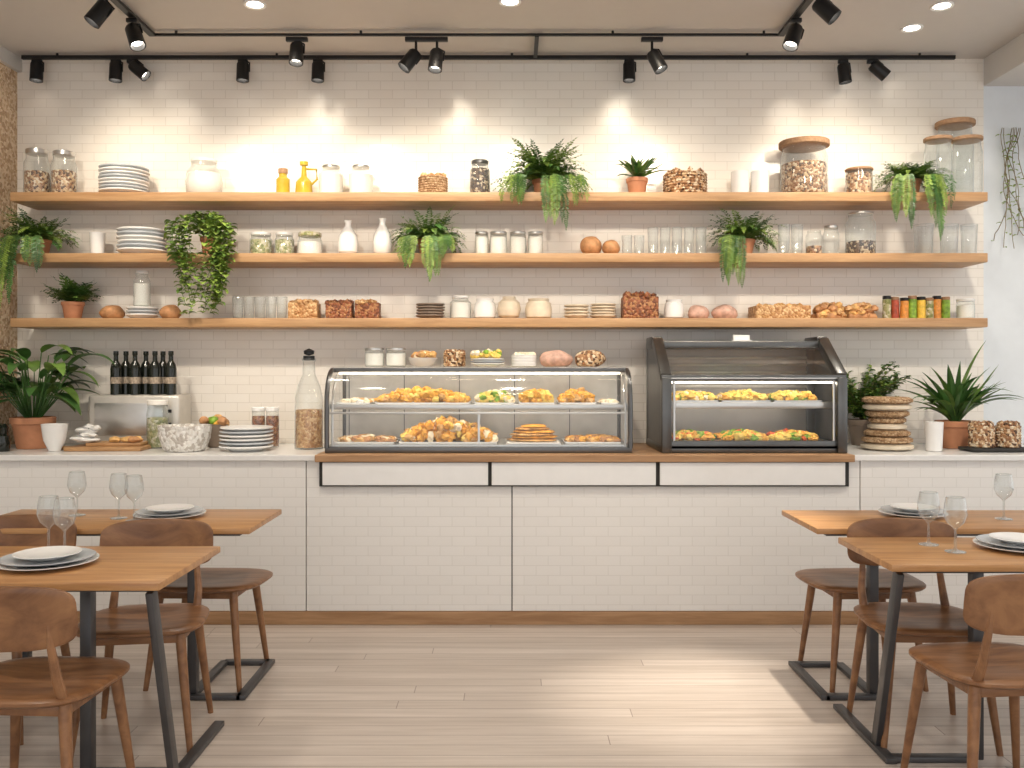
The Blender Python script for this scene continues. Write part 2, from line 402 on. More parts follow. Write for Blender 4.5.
def display_case_slant():
    m = MB(); w = 0.525; D = 0.56; H = 0.645; h1 = 0.43; yb = 0.32
    prof = [(0, 0.0), (0, h1), (yb, H), (D, H), (D, 0)]
    m.span(-w, w, 0, D, 0, 0.045, m_frame, 0.006)
    m.span(-w, w, D-0.015, D, 0.04, H, m_backdark)
    for k in range(5): m.span(-w+.04, w-.04, D-.03, D-.014, .36+k*.045, .375+k*.045, m_backsteel, .003)
    m.span(-w, w, yb-0.03, D, H-0.045, H, m_frame, 0.006)
    for sx in (-1, 1):
        for (a, b) in zip(prof, prof[1:]):
            m.bar((sx*(w-0.028), a[0]+0.012*(a[0] == 0), a[1]), (sx*(w-0.028), b[0]+0.012*(b[0] == 0), b[1]), 0.062, 0.055, m_frame)
        m.tube([(sx*(w-.072), .004, .07), (sx*(w-.072), .004, h1-.02)], .008, m_chrome, 8)
    for sx, mt in ((-w+0.004, m_frame), (w-0.004, m_frame)):
        vs = [(sx, y, z) for y, z in prof]; m.add(vs, [list(range(5))], mt)
    m.span(-w, w, 0, 0.03, h1-0.024, h1+0.014, m_frame, 0.005)
    m.span(-w+.04, w-.04, -.003, 0.003, h1-0.010, h1-0.002, m_chrome, 0.002)
    m.span(-w, w, 0, 0.03, 0.02, 0.07, m_frame, 0.005)
    m.add([(-w+0.02, 0.01, 0.05), (w-0.02, 0.01, 0.05), (w-0.02, 0.01, h1), (-w+0.02, 0.01, h1)], [[0, 1, 2, 3]], m_glasscase)
    m.add([(-w+0.02, 0.01, h1), (w-0.02, 0.01, h1), (w-0.02, yb, H-0.01), (-w+0.02, yb, H-0.01)], [[0, 1, 2, 3]], m_slantglass)
    m.span(-w+0.02, w-0.02, 0.08, D-0.02, 0.275, 0.284, m_chrome)
    m.span(-w+0.02, w-0.02, 0.055, 0.085, 0.250, 0.288, m_chrome, 0.004)
    m.span(-w+0.05, w-0.05, 0.06, 0.08, h1-0.034, h1-0.024, m_led)
    m.span(-w+0.04, w-0.04, 0.05, 0.09, h1-0.024, h1-0.010, m_gun)
    m.span(-w+0.05, w-0.05, 0.09, 0.105, 0.262, 0.272, m_led)
    m.span(-w+0.03, w-0.03, 0.04, D-0.03, 0.045, 0.055, m_chrome)
    return m.build('heated_display_case', (1.372, 5.10, CW))
C2 = display_case_slant()
m = MB(); m.box((0, 0, 0.02), (0.10, 0.02, 0.04), m_cer, 0.003); m.box((0, 0, 0.004), (0.12, 0.05, 0.008), m_cer, 0.002)
m.build('price_sign', (X(740, 5.55), 5.52, CW+0.646))

def food_tray(name, x0, x1, d, z, items, count, hgt=0.03, trayh=0.012, dep=0.24, mound=0.0, rim=None):
    m = MB(); w = (x1-x0)/2; rim = rim or m_cer
    m.span(-w, w, -dep/2, dep/2, 0, 0.006, rim, 0.002)
    for a in ((-w, -w+0.006, -dep/2, dep/2), (w-0.006, w, -dep/2, dep/2), (-w, w, -dep/2, -dep/2+0.006), (-w, w, dep/2-0.006, dep/2)):
        m.span(*a, 0, trayh, rim)
    for i in range(count):
        x = R(-w+0.025, w-0.025); y = R(-dep/2+0.025, dep/2-0.025)
        k = max(0, 1-(x/w)**2)*(1-(y/dep*2)**2*.6)*mound
        mt = random.choice(items)
        r = R(0.012, 0.024)
        m.blob((x, y, 0.006+hgt*0.35+k*R(0, 1)), (r*1.25, r, R(0.35, 0.6)*hgt), mt, 0.3, 2, 4)
    return m.build(name, ((x0+x1)/2, d, z))
z1 = CW+0.271; z0 = CW+0.046; dd = 5.31
def tx(u, d=5.26): return X(u, d)
food_tray('pastry_tray', tx(376), tx(471), dd, z1, [m_gold, m_gold, m_gold, m_yell, m_crust], 240, 0.04, mound=0.07)
food_tray('pastry_tray', tx(474), tx(515), dd, z1, [m_yell, m_herb, m_yell, m_creamf], 110, 0.036, mound=0.055)
food_tray('pastry_tray', tx(518), tx(555), dd, z1, [m_gold, m_yell, m_gold], 100, 0.04, mound=0.065)
food_tray('pastry_tray', tx(558), tx(596), dd, z1, [m_gold, m_gold, m_crust], 100, 0.04, mound=0.058)
food_tray('pastry_tray', tx(338), tx(373), dd, z1, [m_creamf, m_cer, m_crust], 40, 0.025, mound=.01)
food_tray('pastry_tray', tx(599), tx(618), dd, z1, [m_creamf, m_crust], 20, 0.025)
food_tray('cake_tray', tx(400), tx(498), 5.28, z0, [m_creamf, m_gold, m_creamf, m_crust, m_yell, m_gold, m_gold], 280, 0.048, mound=0.115)
food_tray('brownie_tray', tx(336), tx(397), 5.28, z0, [m_bread, m_crust, m_creamf], 110, 0.03, mound=.02)
food_tray('brownie_tray', tx(563), tx(620), 5.28, z0, [m_bread, m_crust, m_gold], 110, 0.03, mound=.02)
m = MB(); m.box((0, 0, 0.005), (0.31, 0.24, 0.01), m_cer, 0.003)
for i, (rx, dx) in enumerate(((.142, 0), (.140, .004), (.132, -.006), (.120, .006), (.10, -.004), (.078, .002))):
    m.blob((dx, 0, .020+i*.0155), (rx, .095-i*.006, .0125), m_gold if i % 2 else m_crust, 0.10, 3, 2)
m.build('folded_crepes', (tx(533), 5.25, z0))
Y1 = [m_yell, m_yell, m_creamf, m_yell, m_gold, m_yell, m_herb]; Y2 = [m_gold, m_yell, m_gold, m_yell, m_herb, m_tomato, m_gold, m_yell]
for (a, b) in ((667, 714), (716, 765), (767, 815)):
    food_tray('hot_food_tray', X(a, 5.3), X(b, 5.3), 5.30, CW+0.2845, Y1, 130, 0.035, dep=0.26, mound=.04, rim=m_chrome)
    food_tray('hot_food_tray', X(a, 5.3), X(b, 5.3), 5.29, CW+0.0555, Y2, 150, 0.035, dep=0.28, mound=0.035, rim=m_chrome)

# ------------------------------------------------------------ item makers
def place(m, name, u, d, z, rz=0, clamp=None): return m.build(name, (X(u, d), d, z+.0008), rz, clamp)
def hgt(v, d, z): return Z(v, d)-z
def jar(name, u0, u1, v, d, z, fill=None, frac=0.8, lid=None, neck=0.82, lidh=0.1, wide=1.0):
    r = (u1-u0)/2*d/FOC; h = hgt(v, d, z); m = MB()
    g = h*(1-lidh) if lid else h
    m.lathe([(0, 0.002), (r*0.9, 0), (r, h*0.05), (r, g*0.78), (r*neck, g*0.9), (r*neck, g), (r*neck*0.95, g)], m_glass)
    if fill:
        t = g*0.78*frac
        m.lathe([(0, 0.006), (r*0.88, 0.006), (r*0.95, h*0.06), (r*0.95, t*0.97), (r*0.85, t), (0, t)], fill)
    if lid:
        m.cyl(r*neck*1.06*wide, g-0.002, h, lid, bev=0.004)
    return place(m, name, (u0+u1)/2, d, z)
def tumbler(name, u0, u1, v, d, z, mat=None, taper=0.86):
    r = (u1-u0)/2*d/FOC; h = hgt(v, d, z); m = MB(); mt = mat or m_wineg
    m.lathe([(0, 0.004), (r*taper*0.9, 0), (r*taper, 0.004), (r, h), (r*0.94, h), (r*taper*0.9, 0.012), (0, 0.012)] if mat else
            [(0, 0.006), (r*taper*0.93, 0), (r*taper, 0.006), (r, h), (r*0.95, h), (r*.93, h-.003)], mt, seg=20)
    return place(m, name, (u0+u1)/2, d, z)
def glass_row(name, us, w, v, d, z):
    m = MB(); c = sum(us)/len(us); r = w/2*d/FOC; h = hgt(v, d, z)
    for u in us:
        m.lathe([(0, 0.008), (r*0.8, 0), (r*0.86, 0.006), (r, h), (r*0.94, h), (r*.92, h-.003)], m_wineg, ((u-c)*d/FOC, 0, 0), 18)
    return place(m, name, c, d, z)
def plates(name, u0, u1, v, d, z, n=7, mat=m_cer, rmax=0.15):
    r = min(rmax, (u1-u0)/2*d/FOC); h = hgt(v, d, z); m = MB(); st = h/(n+1.2)
    for i in range(n):
        k = i*st; rr = r*(1-0.012*(i % 3)); mt = m_ceredge if (mat is m_cer and i % 3 == 1) else mat
        m.lathe([(0, k), (rr*0.6, k), (rr*0.66, k+st*0.3), (rr, k+st*1.1), (rr, k+st*1.45), (rr*0.96, k+st*1.5), (rr*0.62, k+st*0.85), (0, k+st*0.8)], mt, (R(-.002, .002), 0, 0), 36)
    return place(m, name, (u0+u1)/2, d, z)
def vase(name, u0, u1, v, d, z, mat=m_cer, kind='bottle'):
    r = (u1-u0)/2*d/FOC; h = hgt(v, d, z); m = MB()
    P = {'bottle': [(0, 0), (.6, 0), (.95, .12), (1, .34), (.9, .58), (.5, .76), (.32, .83), (.3, .92), (.42, 1), (.3, 1), (.2, .9), (0, .85)],
         'round': [(0, 0), (.5, 0), (.85, .15), (1, .45), (.88, .75), (.55, .9), (.55, 1), (.48, 1), (.45, .9), (0, .85)],
         'pot': [(0, 0), (.7, 0), (.95, .1), (1, .5), (.9, .8), (.75, .86), (.8, 1), (.7, 1), (.65, .85), (0, .8)],
         'bowl': [(0, 0), (.45, 0), (.5, .08), (.82, .4), (1, 1), (.94, 1), (.75, .5), (0, .25)]}[kind]
    m.lathe([(a*r, b*h) for a, b in P], mat, seg=32)
    return place(m, name, (u0+u1)/2, d, z)
def basket(name, u0, u1, v, d, z, mat, top=None, rect=False):
    r = (u1-u0)/2*d/FOC; h = hgt(v, d, z); m = MB()
    if rect:
        m.box((0, 0, h*0.42), (2*r, min(0.2, 1.3*r), h*0.84), mat, 0.006)
        for i in range(22): m.blob((R(-r*.85, r*.85), R(-.07, .07)*min(1, r/.11), h*0.86), (0.022, 0.02, h*0.16), top or mat, 0.25, 1)
    else:
        k = 8
        pr = [(0, 0), (r*0.9, 0)]
        for i in range(k): pr += [(r*(0.95), h*0.8*(i+0.1)/k), (r*1.0, h*0.8*(i+0.5)/k), (r*0.95, h*0.8*(i+0.9)/k)]
        pr += [(r*0.9, h*0.8), (0, h*0.78)]
        m.lathe(pr, mat, seg=28)
        for i in range(26):
            a = R(0, 6.28); q = r*0.75*R(0, 1)**.5
            m.blob((q*cos(a), q*sin(a), h*0.82), (0.02, 0.018, h*0.15), top or mat, 0.25, 1)
    return place(m, name, (u0+u1)/2, d, z)
def loaf(name, u0, u1, v, d, z, mat=m_bread, n=1):
    r = (u1-u0)/2*d/FOC; h = hgt(v, d, z); m = MB()
    if n == 1: m.blob((0, 0, h*0.42), (r, min(r, 0.07), h*0.58), mat, 0.08, 3, 2, -h*0.42)
    else:
        for i in range(44):
            x = R(-r*.85, r*.85); m.blob((x, R(-.05, .05), h*R(.15, .8)*(1-.35*(x/r)**2)), (.028, 0.028, h*.18), (mat, m_bread, m_granola)[i % 3], 0.25, 2, 3, -h*.14)
        m.box((0, 0, h*.15), (2*r*.95, .12, h*.3), m_bread, .01)
    return place(m, name, (u0+u1)/2, d, z)

def pot(m, r, h, mat=m_terra):
    m.lathe([(0, 0), (r*0.68, 0), (r*0.72, 0.004), (r*0.93, h*0.78), (r*1.0, h*0.79), (r*1.02, h*0.98), (r*0.97, h), (r*0.88, h), (r*0.86, h*0.88)], mat, seg=28)
    m.lathe([(r*0.88, h*0.88), (0, h*0.9)], m_soil, seg=28)
def shelf_clamp(d, z, zmax=9, cx=0.0):
    def f(v):
        y = v.y+d; zz = v.z; x = v.x
        if y > WALL-0.012: y = WALL-0.012
        if zz < 0.0 and y > SHF-0.014: y = SHF-0.014-abs(v.y)*0.05
        if zz+z > zmax and y > SHF-0.02: zz = zmax-z
        if x+cx < -3.2 and y > 5.4: x = -3.2-cx
        return Vector((x, y-d, zz))
    return f
def fern(u, u0, u1, vtop, vbot, d, z, zmax=9, n=110, potr=0.068, poth=0.10, mat=m_leaf, tails=((0, 1),), potmat=m_terra):
    m = MB(); pot(m, potr, poth, potmat)
    cx = X(u, d); hw = (X(u1, d)-X(u0, d))/2; top = hgt(vtop, d, z); bot = z-Z(vbot, d)
    for i in range(n):
        az = R(0, 2*pi)
        if sin(az) > 0.2 and R(0, 1) < .6: az = -az
        ca = abs(cos(az)); p0 = R(30, 90)
        L = (hw*1.28*ca+0.20*(1-ca))*R(0.7, 1.08)
        if p0 > 65: L = max(L*.8, (top-poth)*R(.8, 1.25)); p1 = R(-60, 35)
        elif sin(az) < -.75: p1 = R(-35, 10); L *= .8
        else: p1 = R(-85, -25)
        m.frond((cos(az)*potr*.5, sin(az)*potr*.5, poth*0.92), az, radians(p0), radians(p1), L, 0.036, (m_leaf, m_leafd, m_leafl)[i % 3], 17)
    for (fx, fl) in tails:
        for j in range(9):
            s = fx+R(-.26, .26)
            e = Vector((s*hw*.85, SHF-d-R(.03, .07), poth*.9+R(0, .03)))
            b = Vector((0, 0, poth*.92))
            L1 = (e-b).length; az = math.atan2(e.y, e.x)
            m.frond(b, az, radians(25), radians(-20), L1*1.05, .03, m_leaf, 9)
            hl = (bot+poth)*fl*R(.5, 1.08)
            m.frond((e.x, e.y, b.z+.01), az, radians(-45), radians(-91), hl, .034, (m_leaf, m_leafd, m_leafl)[j % 3], max(10, int(hl/.013)), .35)
    return m.build('potted_fern', (cx, d, z+.0008), 0, shelf_clamp(d, z, zmax, cx))
def trailing(u, u0, u1, vtop, vbot, d, z, name='trailing_pothos', n=26, potr=0.066, poth=0.115, zmax=9):
    m = MB(); pot(m, potr, poth)
    hw = (X(u1, d)-X(u0, d))/2; drop = z-Z(vbot, d)
    for i in range(n):
        s = -1+2*(i+.5)/n+R(-.05, .05)
        gap = abs(s+.12) < .33
        top = Vector((s*hw*0.95, -R(0.15, 0.20) if not gap else -R(.04, .09), poth+R(0.05, 0.13)-.05*abs(s)))
        ln = (drop+0.24)*R(0.5, 1.08)*(1-.25*abs(s))
        if gap: ln = R(.03, .06)
        pts = [Vector((0, 0, poth*0.9)), top*0.5+Vector((0, 0, poth*0.75+.06)), top]
        x, y, zz = top; k = max(2, int(ln/0.024)); cur = R(-.003, .003)
        for j in range(k):
            x += R(-.004, .004)+cur-s*0.012*(j/k); y += R(-.003, .003); zz -= 0.024; pts.append(Vector((x, y, zz)))
        m.tube(pts, 0.0018, m_leaf, 4)
        for p in pts[1:]:
            for q in range(2):
                az = radians(-90+R(-110, 110)); L = R(0.035, 0.058)
                m.leaf(p+Vector((R(-.01, .01), 0, 0)), az, radians(R(-10, 40)), radians(R(-80, -40)), L, L*0.85, (m_leafl, m_leaf, m_leafl, m_leafl)[int(R(0, 4))], 4, 0.15)
    for i in range(70):
        a = R(0, 6.28); q = R(0, hw*.8)
        L = R(.04, .06); m.leaf((q*cos(a), q*sin(a)*.5-.02, poth+R(.01, .10)), R(0, 6.28), radians(R(0, 60)), radians(R(-50, 10)), L, L*.8, m_leafl if i % 2 else m_leaf, 4, .15)
    return m.build(name, (X(u, d), d, z+.0008), 0, shelf_clamp(d, z, zmax))

# ---- top shelf
z = SZ[0]; D = ITEM
jar('nut_jar', 25, 49, 150, D, z, m_nuts, 0.75, m_chrome); jar('nut_jar', 52, 76, 152, D, z, m_nuts, 0.8, m_chrome)
plates('plate_stack', 98, 150, 166, D, z, 8)
m = MB(); r = X(222, D)-X(204, D); h = hgt(160, D, z)
m.lathe([(0, 0), (r*.75, 0), (r*.95, h*.12), (r, h*.4), (r*.9, h*.66), (r*.66, h*.8), (r*.66, h*.93), (r*.62, h*.93)], m_glass, seg=32)
m.lathe([(0, .004), (r*.72, .004), (r*.9, h*.13), (r*.95, h*.4), (r*.85, h*.62), (0, h*.64)], m_milk, seg=32); m.cyl(r*.7, h*.92, h, m_cer)
place(m, 'sugar_jar', 204, D, z)
m = MB(); r = .042; h = hgt(169, D, z)
m.lathe([(0, 0), (r, 0), (r, h*.62), (r*.6, h*.72), (r*.6, h*.82)], m_oil); m.cyl(r*.7, h*.82, h, m_cork); place(m, 'oil_bottle', 283, D, z)
m = MB(); r = 0.052; h = hgt(162, D, z)
m.lathe([(0, 0), (r, 0), (r*1.05, h*.1), (r*.95, h*.42), (r*.35, h*.58), (r*.25, h*.88), (r*.5, h*.9), (r*.5, h), (0, h)], m_oil)
m.tube([(r*.3, 0, h*.8), (r*1.5, 0, h*.78), (r*1.6, 0, h*.5), (r*.9, 0, h*.35)], 0.007, m_oil); place(m, 'oil_cruet', 304, D, z)
jar('flour_jar', 319, 343, 166, D, z, m_milk, 1.0, m_chrome, 0.7, 0.08); jar('flour_jar', 349, 373, 166, D, z, m_milk, 1.0, m_chrome, 0.7, 0.08)
basket('wicker_basket', 418, 448, 173, D, z, m_wicker, m_granola)
jar('bean_jar', 470, 490, 161, D, z, m_beans, 1.1, m_gun)
fern(543, 500, 588, 136, 236, D-0.02, z, tails=((0.22, 1.0), (0.8, 0.6), (-.75, .55)), n=170)
m = MB(); pot(m, 0.068, 0.115)
for i in range(50):
    az = R(0, 6.28); m.leaf((0, 0, .10), az, radians(R(30, 88)), radians(R(-25, 45)), R(.13, .22), 0.03, m_leafd if i % 2 else m_leaf, 6)
place(m, 'potted_plant', 637, D, z, 0, shelf_clamp(D, z))
basket('nut_basket', 663, 707, 169, D, z, m_nuts, m_nuts)
for u in (740, 760): tumbler('white_cup', u-9, u+9, 172, D, z, m_cer, 0.97)
jar('storage_jar', 781, 827, 142, D, z, m_nuts, 0.85, m_cork, 0.9, 0.10, 1.12)
jar('nut_jar', 846, 872, 169, D, z, m_nuts, 1.15, m_cork, 0.98, .08)
fern(910, 880, 942, 162, 244, D-0.02, z, tails=((0.15, 1.0), (-.7, .85), (.65, .75)), n=110)
jar('glass_canister', 925, 951, 138, 5.60, z, None, 0, m_cork, 0.9, 0.06, 1.1)
jar('glass_canister', 953, 981, 138, 5.60, z, None, 0, m_cork, 0.9, 0.06, 1.1)
jar('glass_canister', 938, 972, 122, 5.745, z, None, 0.12, m_cork, 0.9, 0.06, 1.15)
# ---- middle shelf
z = SZ[1]; zt = SZ[0]-0.066
fern(40, 6, 74, 206, 312, D-0.02, z, zt, tails=((0.3, .5), (-.6, .8), (-.25, 1.0)), n=110)
tumbler('white_cup', 90, 105, 233, D, z, m_cer, 0.9)
plates('bowl_stack', 113, 171, 227, D, z, 6)
trailing(211, 182, 245, 208, 318, D-0.02, z, zmax=zt, n=34)
jar('spice_jar', 250, 272, 233, D, z, m_green, 1, m_cer, .85, .12); jar('spice_jar', 275, 294, 233, D, z, m_green, 1, m_cer, .85, .12)
jar('spice_jar', 298, 322, 233, D, z, m_milk, .9, m_green, .9, .16)
vase('ceramic_vase', 338, 358, 221, D, z); vase('ceramic_vase', 373, 392, 219, D, z)
fern(428, 396, 458, 204, 285, D-0.02, z, zt, tails=((0.2, 1.0), (-.6, .75), (.75, .5)), n=110)
for a, b in ((475, 488), (490, 507), (510, 526), (528, 543)): jar('labelled_jar', a, b, 232, D, z, m_milk, 1.1, m_chrome, .95, .12)
for a, b in ((580, 602), (602, 620)):
    r = (b-a)/2*D/FOC; m = MB(); m.blob((0, 0, r*0.9), (r, r, r*.92), m_bread, 0.04, 3); place(m, 'bread_roll', (a+b)/2, D, z)
glass_row('drinking_glasses', [627, 639], 11, 236, D, z); glass_row('drinking_glasses', [653, 665, 677, 689, 701], 11, 228, D, z)
fern(744, 714, 773, 205, 297, D-0.02, z, zt, tails=((-.6, 1.0), (-.75, .8)), n=105)
glass_row('drinking_glasses', [784, 797], 12, 225, D, z)
jar('nut_jar', 806, 822, 231, D, z, m_nuts, .5, None); jar('glass_jar', 823, 839, 226, D, z, None, 0, m_chrome)
jar('storage_jar', 846, 875, 213, D, z, m_beans, .45, m_chrome, .8, .05)
for a, b in ((914, 933), (940, 958), (961, 977)): tumbler('drinking_glass', a, b, 225, D, z)
# ---- bottom shelf
z = SZ[2]; zt = SZ[1]-0.066
m = MB(); pot(m, 0.068, 0.11)
for i in range(110):
    az = R(0, 6.28); m.frond((0, 0, .10), az, radians(R(35, 88)), radians(R(-35, 40)), R(.13, .24), 0.045, m_leafd if i % 2 else m_leaf, 12)
place(m, 'potted_plant', 73, D, z, 0, shelf_clamp(D, z, zt))
loaf('bread_roll', 101, 124, 305, D, z, m_bread); loaf('bread_roll', 160, 181, 305, D, z, m_bread)
plates('plate_stack', 127, 158, 305, D, z, 3)
jar('milk_bottle', 134, 150, 271, D, Z(307, D), m_milk, .9, m_cer, .75, .08)
glass_row('drinking_glasses', [238, 249, 260, 271, 282], 11, 297, D, z)
basket('wicker_basket', 290, 319, 300, D, z, m_granola, m_granola, True)
basket('dried_fruit_box', 327, 353, 300, D, z, m_redb, m_redb, True); basket('dried_fruit_box', 356, 380, 300, D, z, m_redb, m_granola, True)
plates('plate_stack', 416, 445, 302, D, z, 5, m_greycer)
jar('spice_jar', 450, 471, 296, D, z, m_milk, 1, m_cer, .75, .1); vase('ceramic_pot', 474, 496, 299, D, z, m_cer, 'pot')
vase('ceramic_vase', 497, 521, 297, D, z, m_cream, 'round'); vase('ceramic_vase', 525, 552, 299, D, z, m_cream, 'pot')
plates('plate_stack', 564, 589, 303, D, z, 4, m_cream); plates('plate_stack', 590, 616, 302, D, z, 5, m_cream)
basket('wooden_crate', 622, 657, 293, D, z, m_redb, m_redb, True)
vase('ceramic_pitcher', 664, 684, 300, D, z, m_cer, 'pot'); loaf('bread_roll', 688, 709, 305, D, z, m_pink); loaf('bread_roll', 712, 737, 305, D, z, m_pink)
basket('bread_tray', 752, 806, 304, D, z, m_granola, m_crust, True)
loaf('bread_loaf', 813, 843, 300, D, z, m_crust, 3); loaf('bread_loaf', 845, 874, 302, D, z, m_crust, 3)
cols = [m_green, m_red, m_orange, m_herb, m_yel, m_green, m_orange, m_herb]
m = MB(); c = 916; k = D/FOC
for i, cc in enumerate(cols):
    h = hgt(296+(i % 3), D, z); r = 4.1*k; off = ((887+i*8.4-c)*k, R(-.01, .01), 0)
    m.lathe([(0, .002), (r, .002), (r, h*.85), (0, h*.86)], cc, off, 16); m.cyl(r*1.0, h*.86, h, m_cork if i % 2 else m_black, off, 16)
place(m, 'preserve_jars', c, D, z)
jar('white_canister', 957, 974, 299, D, z, m_milk, 1, m_cer, .95, .12)

# ---- counter left
m = MB(); pot(m, 0.125, 0.19)
for i in range(74):
    az = R(0, 2*pi); st = R(0.16, 0.50)
    if sin(az) > 0: L = R(.18, .25)
    else: L = R(.24, .34)
    p0 = radians(R(50, 88)); b = Vector((cos(az)*.03, sin(az)*.03, .17))
    e = b+Vector((cos(az)*cos(p0), sin(az)*cos(p0), sin(p0)))*st*.85
    m.tube([b, e], [.004, .003], m_leafd, 5)
    m.leaf(e, az+R(-.3, .3), radians(R(0, 60)), radians(R(-70, -20)), L, R(.07, .10), m_leafd if i % 3 else m_leaf, 9, .12)
px = X(33, 5.46)
def cl(v): return Vector((max(v.x, -3.2-px) if v.y+5.46 > 5.4 else v.x, min(v.y, WALL-5.46-.02), v.z))
m.build('potted_peace_lily', (px, 5.46, CT), 0, cl)
m = MB(); m.lathe([(0, 0), (.05, 0), (.055, .05), (.05, .09), (.04, .10), (.045, .14), (.03, .16), (0, .165)], m_bottle); m.build('dark_jar', (X(5, 5.3), 5.25, CT))
vase('ceramic_bowl', 42, 67, 424, 5.26, CT, m_cer, 'bowl')
m = MB(); m.box((0, 0, .012), (.44, .24, .024), m_board, .006); m.box((-.26, 0, .012), (.10, .05, .02), m_board, .006); m.box((.04, .02, .035), (.32, .16, .02), m_board, .005); m.build('cutting_board', (X(110, 5.36), 5.36, CT), radians(3))
m = MB()
for i in range(5): m.blob((R(-.07, .07), R(-.03, .02), .016), (.035, .03, .02), m_bread if i % 2 else m_crust, .2, 2)
m.build('bread_pieces', (X(125, 5.34), 5.34, CT+.046))
m = MB()
for i in range(9): m.blob((R(-.06, .06), R(-.03, .03), .012+.010*i), (.07*(1-i*.08), .045, .014), m_cer, .2, 2)
m.build('folded_napkin', (X(92, 5.36), 5.36, CT+.047))
m = MB(); w = .285; m.box((0, 0, .165), (2*w, .22, .31), m_backsteel, .018, seg=3)
for sx in (-1, 1):
    for sy in (-.08, .08): m.cyl(.015, 0, .012, m_black, (sx*.24, sy, 0))
m.box((-.03, -.112, .17), (.42, .004, .2), m_chrome, .001); m.box((.225, -.115, .22), (.02, .014, .02), m_black, .003); m.box((.225, -.115, .14), (.02, .014, .02), m_black, .003)
m.build('counter_oven', (X(141, 5.67), 5.67, CT))
for i, u in enumerate((116, 126, 135, 146, 155, 163, 171)):
    m = MB(); r = .033; h = .27
    m.lathe([(0, 0), (r, 0), (r, h*.6), (r*.85, h*.69), (r*.42, h*.78), (r*.4, h*.9), (r*.48, h*.92), (r*.46, h), (0, h)], m_bottle, seg=18)
    m.lathe([(r+.0006, h*.25), (r+.0006, h*.40)], m_label, seg=18)
    place(m, 'wine_bottle', u, 5.60+.070*(i % 2), CT+.321)
jar('herb_jar', 147, 168, 400, 5.485, CT, m_green, .9, m_milk, .9, .1)
m = MB(); r = .147; h = .15
m.lathe([(0, 0), (r*.72, 0), (r*.82, h*.1), (r*.95, h*.5), (r, h), (r*.95, h), (r*.85, h*.45), (0, h*.15)], m_lace, seg=72, fn=lambda a, zz: 1+.04*sin(14*a+zz*120)*sin(zz*110+.6))
place(m, 'woven_white_bowl', 185, 5.28, CT)
vase('fruit_bowl', 201, 229, 424, 5.52, CT, m_greycer, 'bowl'); m = MB()
for i in range(16): m.blob((R(-.06, .06), R(-.05, .05), R(.0, .05)), (.03, .03, .028), random.choice([m_crust, m_gold, m_herb, m_bread]), .1)
m.build('fruit_pile', (X(215, 5.52), 5.52, CT+.13))
jar('spice_jar', 252, 265, 407, 5.55, CT, m_redb, 1.1, m_cer, .95, .1); jar('spice_jar', 266, 279, 407, 5.55, CT, m_redb, 1.1, m_cer, .95, .1)
plates('plate_stack', 220, 273, 424, 5.30, CT, 6, rmax=.155)
m = MB(); h = hgt(356, 5.45, CT); r = .083
m.lathe([(0, 0), (r, 0), (r*1.02, .02), (r, h*.55), (r*.8, h*.68), (r*.45, h*.8), (r*.42, h*.93), (r*.5, h*.95), (r*.5, h*.97), (r*.4, h*.97)], m_glass)
m.lathe([(0, .005), (r*.95, .01), (r*.95, h*.42), (0, h*.43)], m_granola); m.cyl(.034, h*.95, h*1.0, m_black); m.lathe([(0, h), (.03, h+.01), (.032, h+.03), (0, h+.045)], m_black)
place(m, 'glass_carafe', 309, 5.42, CT)

# ---- on top of curved case
zt = CW+0.47+0.021; dt = 5.44
jar('labelled_jar', 365, 384, 348, dt, zt, m_milk, 1.05, m_chrome, .95, .14); jar('labelled_jar', 386, 406, 348, dt, zt, m_milk, 1.05, m_chrome, .95, .14)
vase('snack_bowl', 408, 438, 358, dt, zt, m_cer, 'bowl')
m = MB()
for i in range(22): m.blob((R(-.07, .07), R(-.05, .05), R(0, .03)), (.022, .02, .018), random.choice([m_bread, m_creamf, m_crust]), .2)
m.build('snack_pile', (X(423, dt), dt, Z(358, dt)))
basket('nut_jar', 443, 466, 349, dt, zt, m_nuts, m_nuts)
plates('plate_stack', 470, 505, 357, dt, zt, 3)
m = MB()
for i in range(30): m.blob((R(-.08, .08), R(-.04, .04), R(.005, .035)), (.02, .02, .016), random.choice([m_herb, m_creamf, m_yell]), .2)
m.build('canape_pile', (X(487, dt), dt, Z(357, dt)))
basket('cookie_tin', 511, 537, 352, dt, zt, m_cer, m_creamf); loaf('rose_loaf', 540, 572, 350, dt, zt, m_pink); loaf('seeded_loaf', 574, 605, 350, dt, zt, m_nuts)

# ---- counter right
m = MB(); pot(m, .09, .16, m_greycer)
for i in range(56):
    az = R(0, 6.28); L = R(.20, .45); p = radians(R(48, 88)); b = Vector((0, 0, .15)); pts = [b]
    for j in range(11):
        b = b+Vector((cos(az)*cos(p), sin(az)*cos(p)*.7, sin(p)))*L/11; p -= radians(5); pts.append(b)
        for q in range(3): m.leaf(b, az+R(-2, 2), radians(R(0, 50)), radians(-20), R(.035, .06), .026, (m_leaf, m_leafl, m_leafd)[q], 3)
    m.tube(pts, .002, m_twig, 4)
place(m, 'potted_herb', 862, 5.70, CT, 0, lambda v: Vector((max(-.25, min(v.x, .25)), min(v.y, WALL-5.70-.01), v.z)))
m = MB(); rr = .148
for i in range(8):
    h0 = i*.039; r = rr*(1, .97, .88, .74, .72, .84, .93, .97)[i]
    m.lathe([(0, h0), (r*.8, h0), (r, h0+.012), (r, h0+.028), (r*.84, h0+.040), (0, h0+.040)], m_wicker if i % 3 else m_cream, seg=32)
place(m, 'woven_bowl_stack', 887, 5.36, CT)
m = MB(); pot(m, .115, .165)
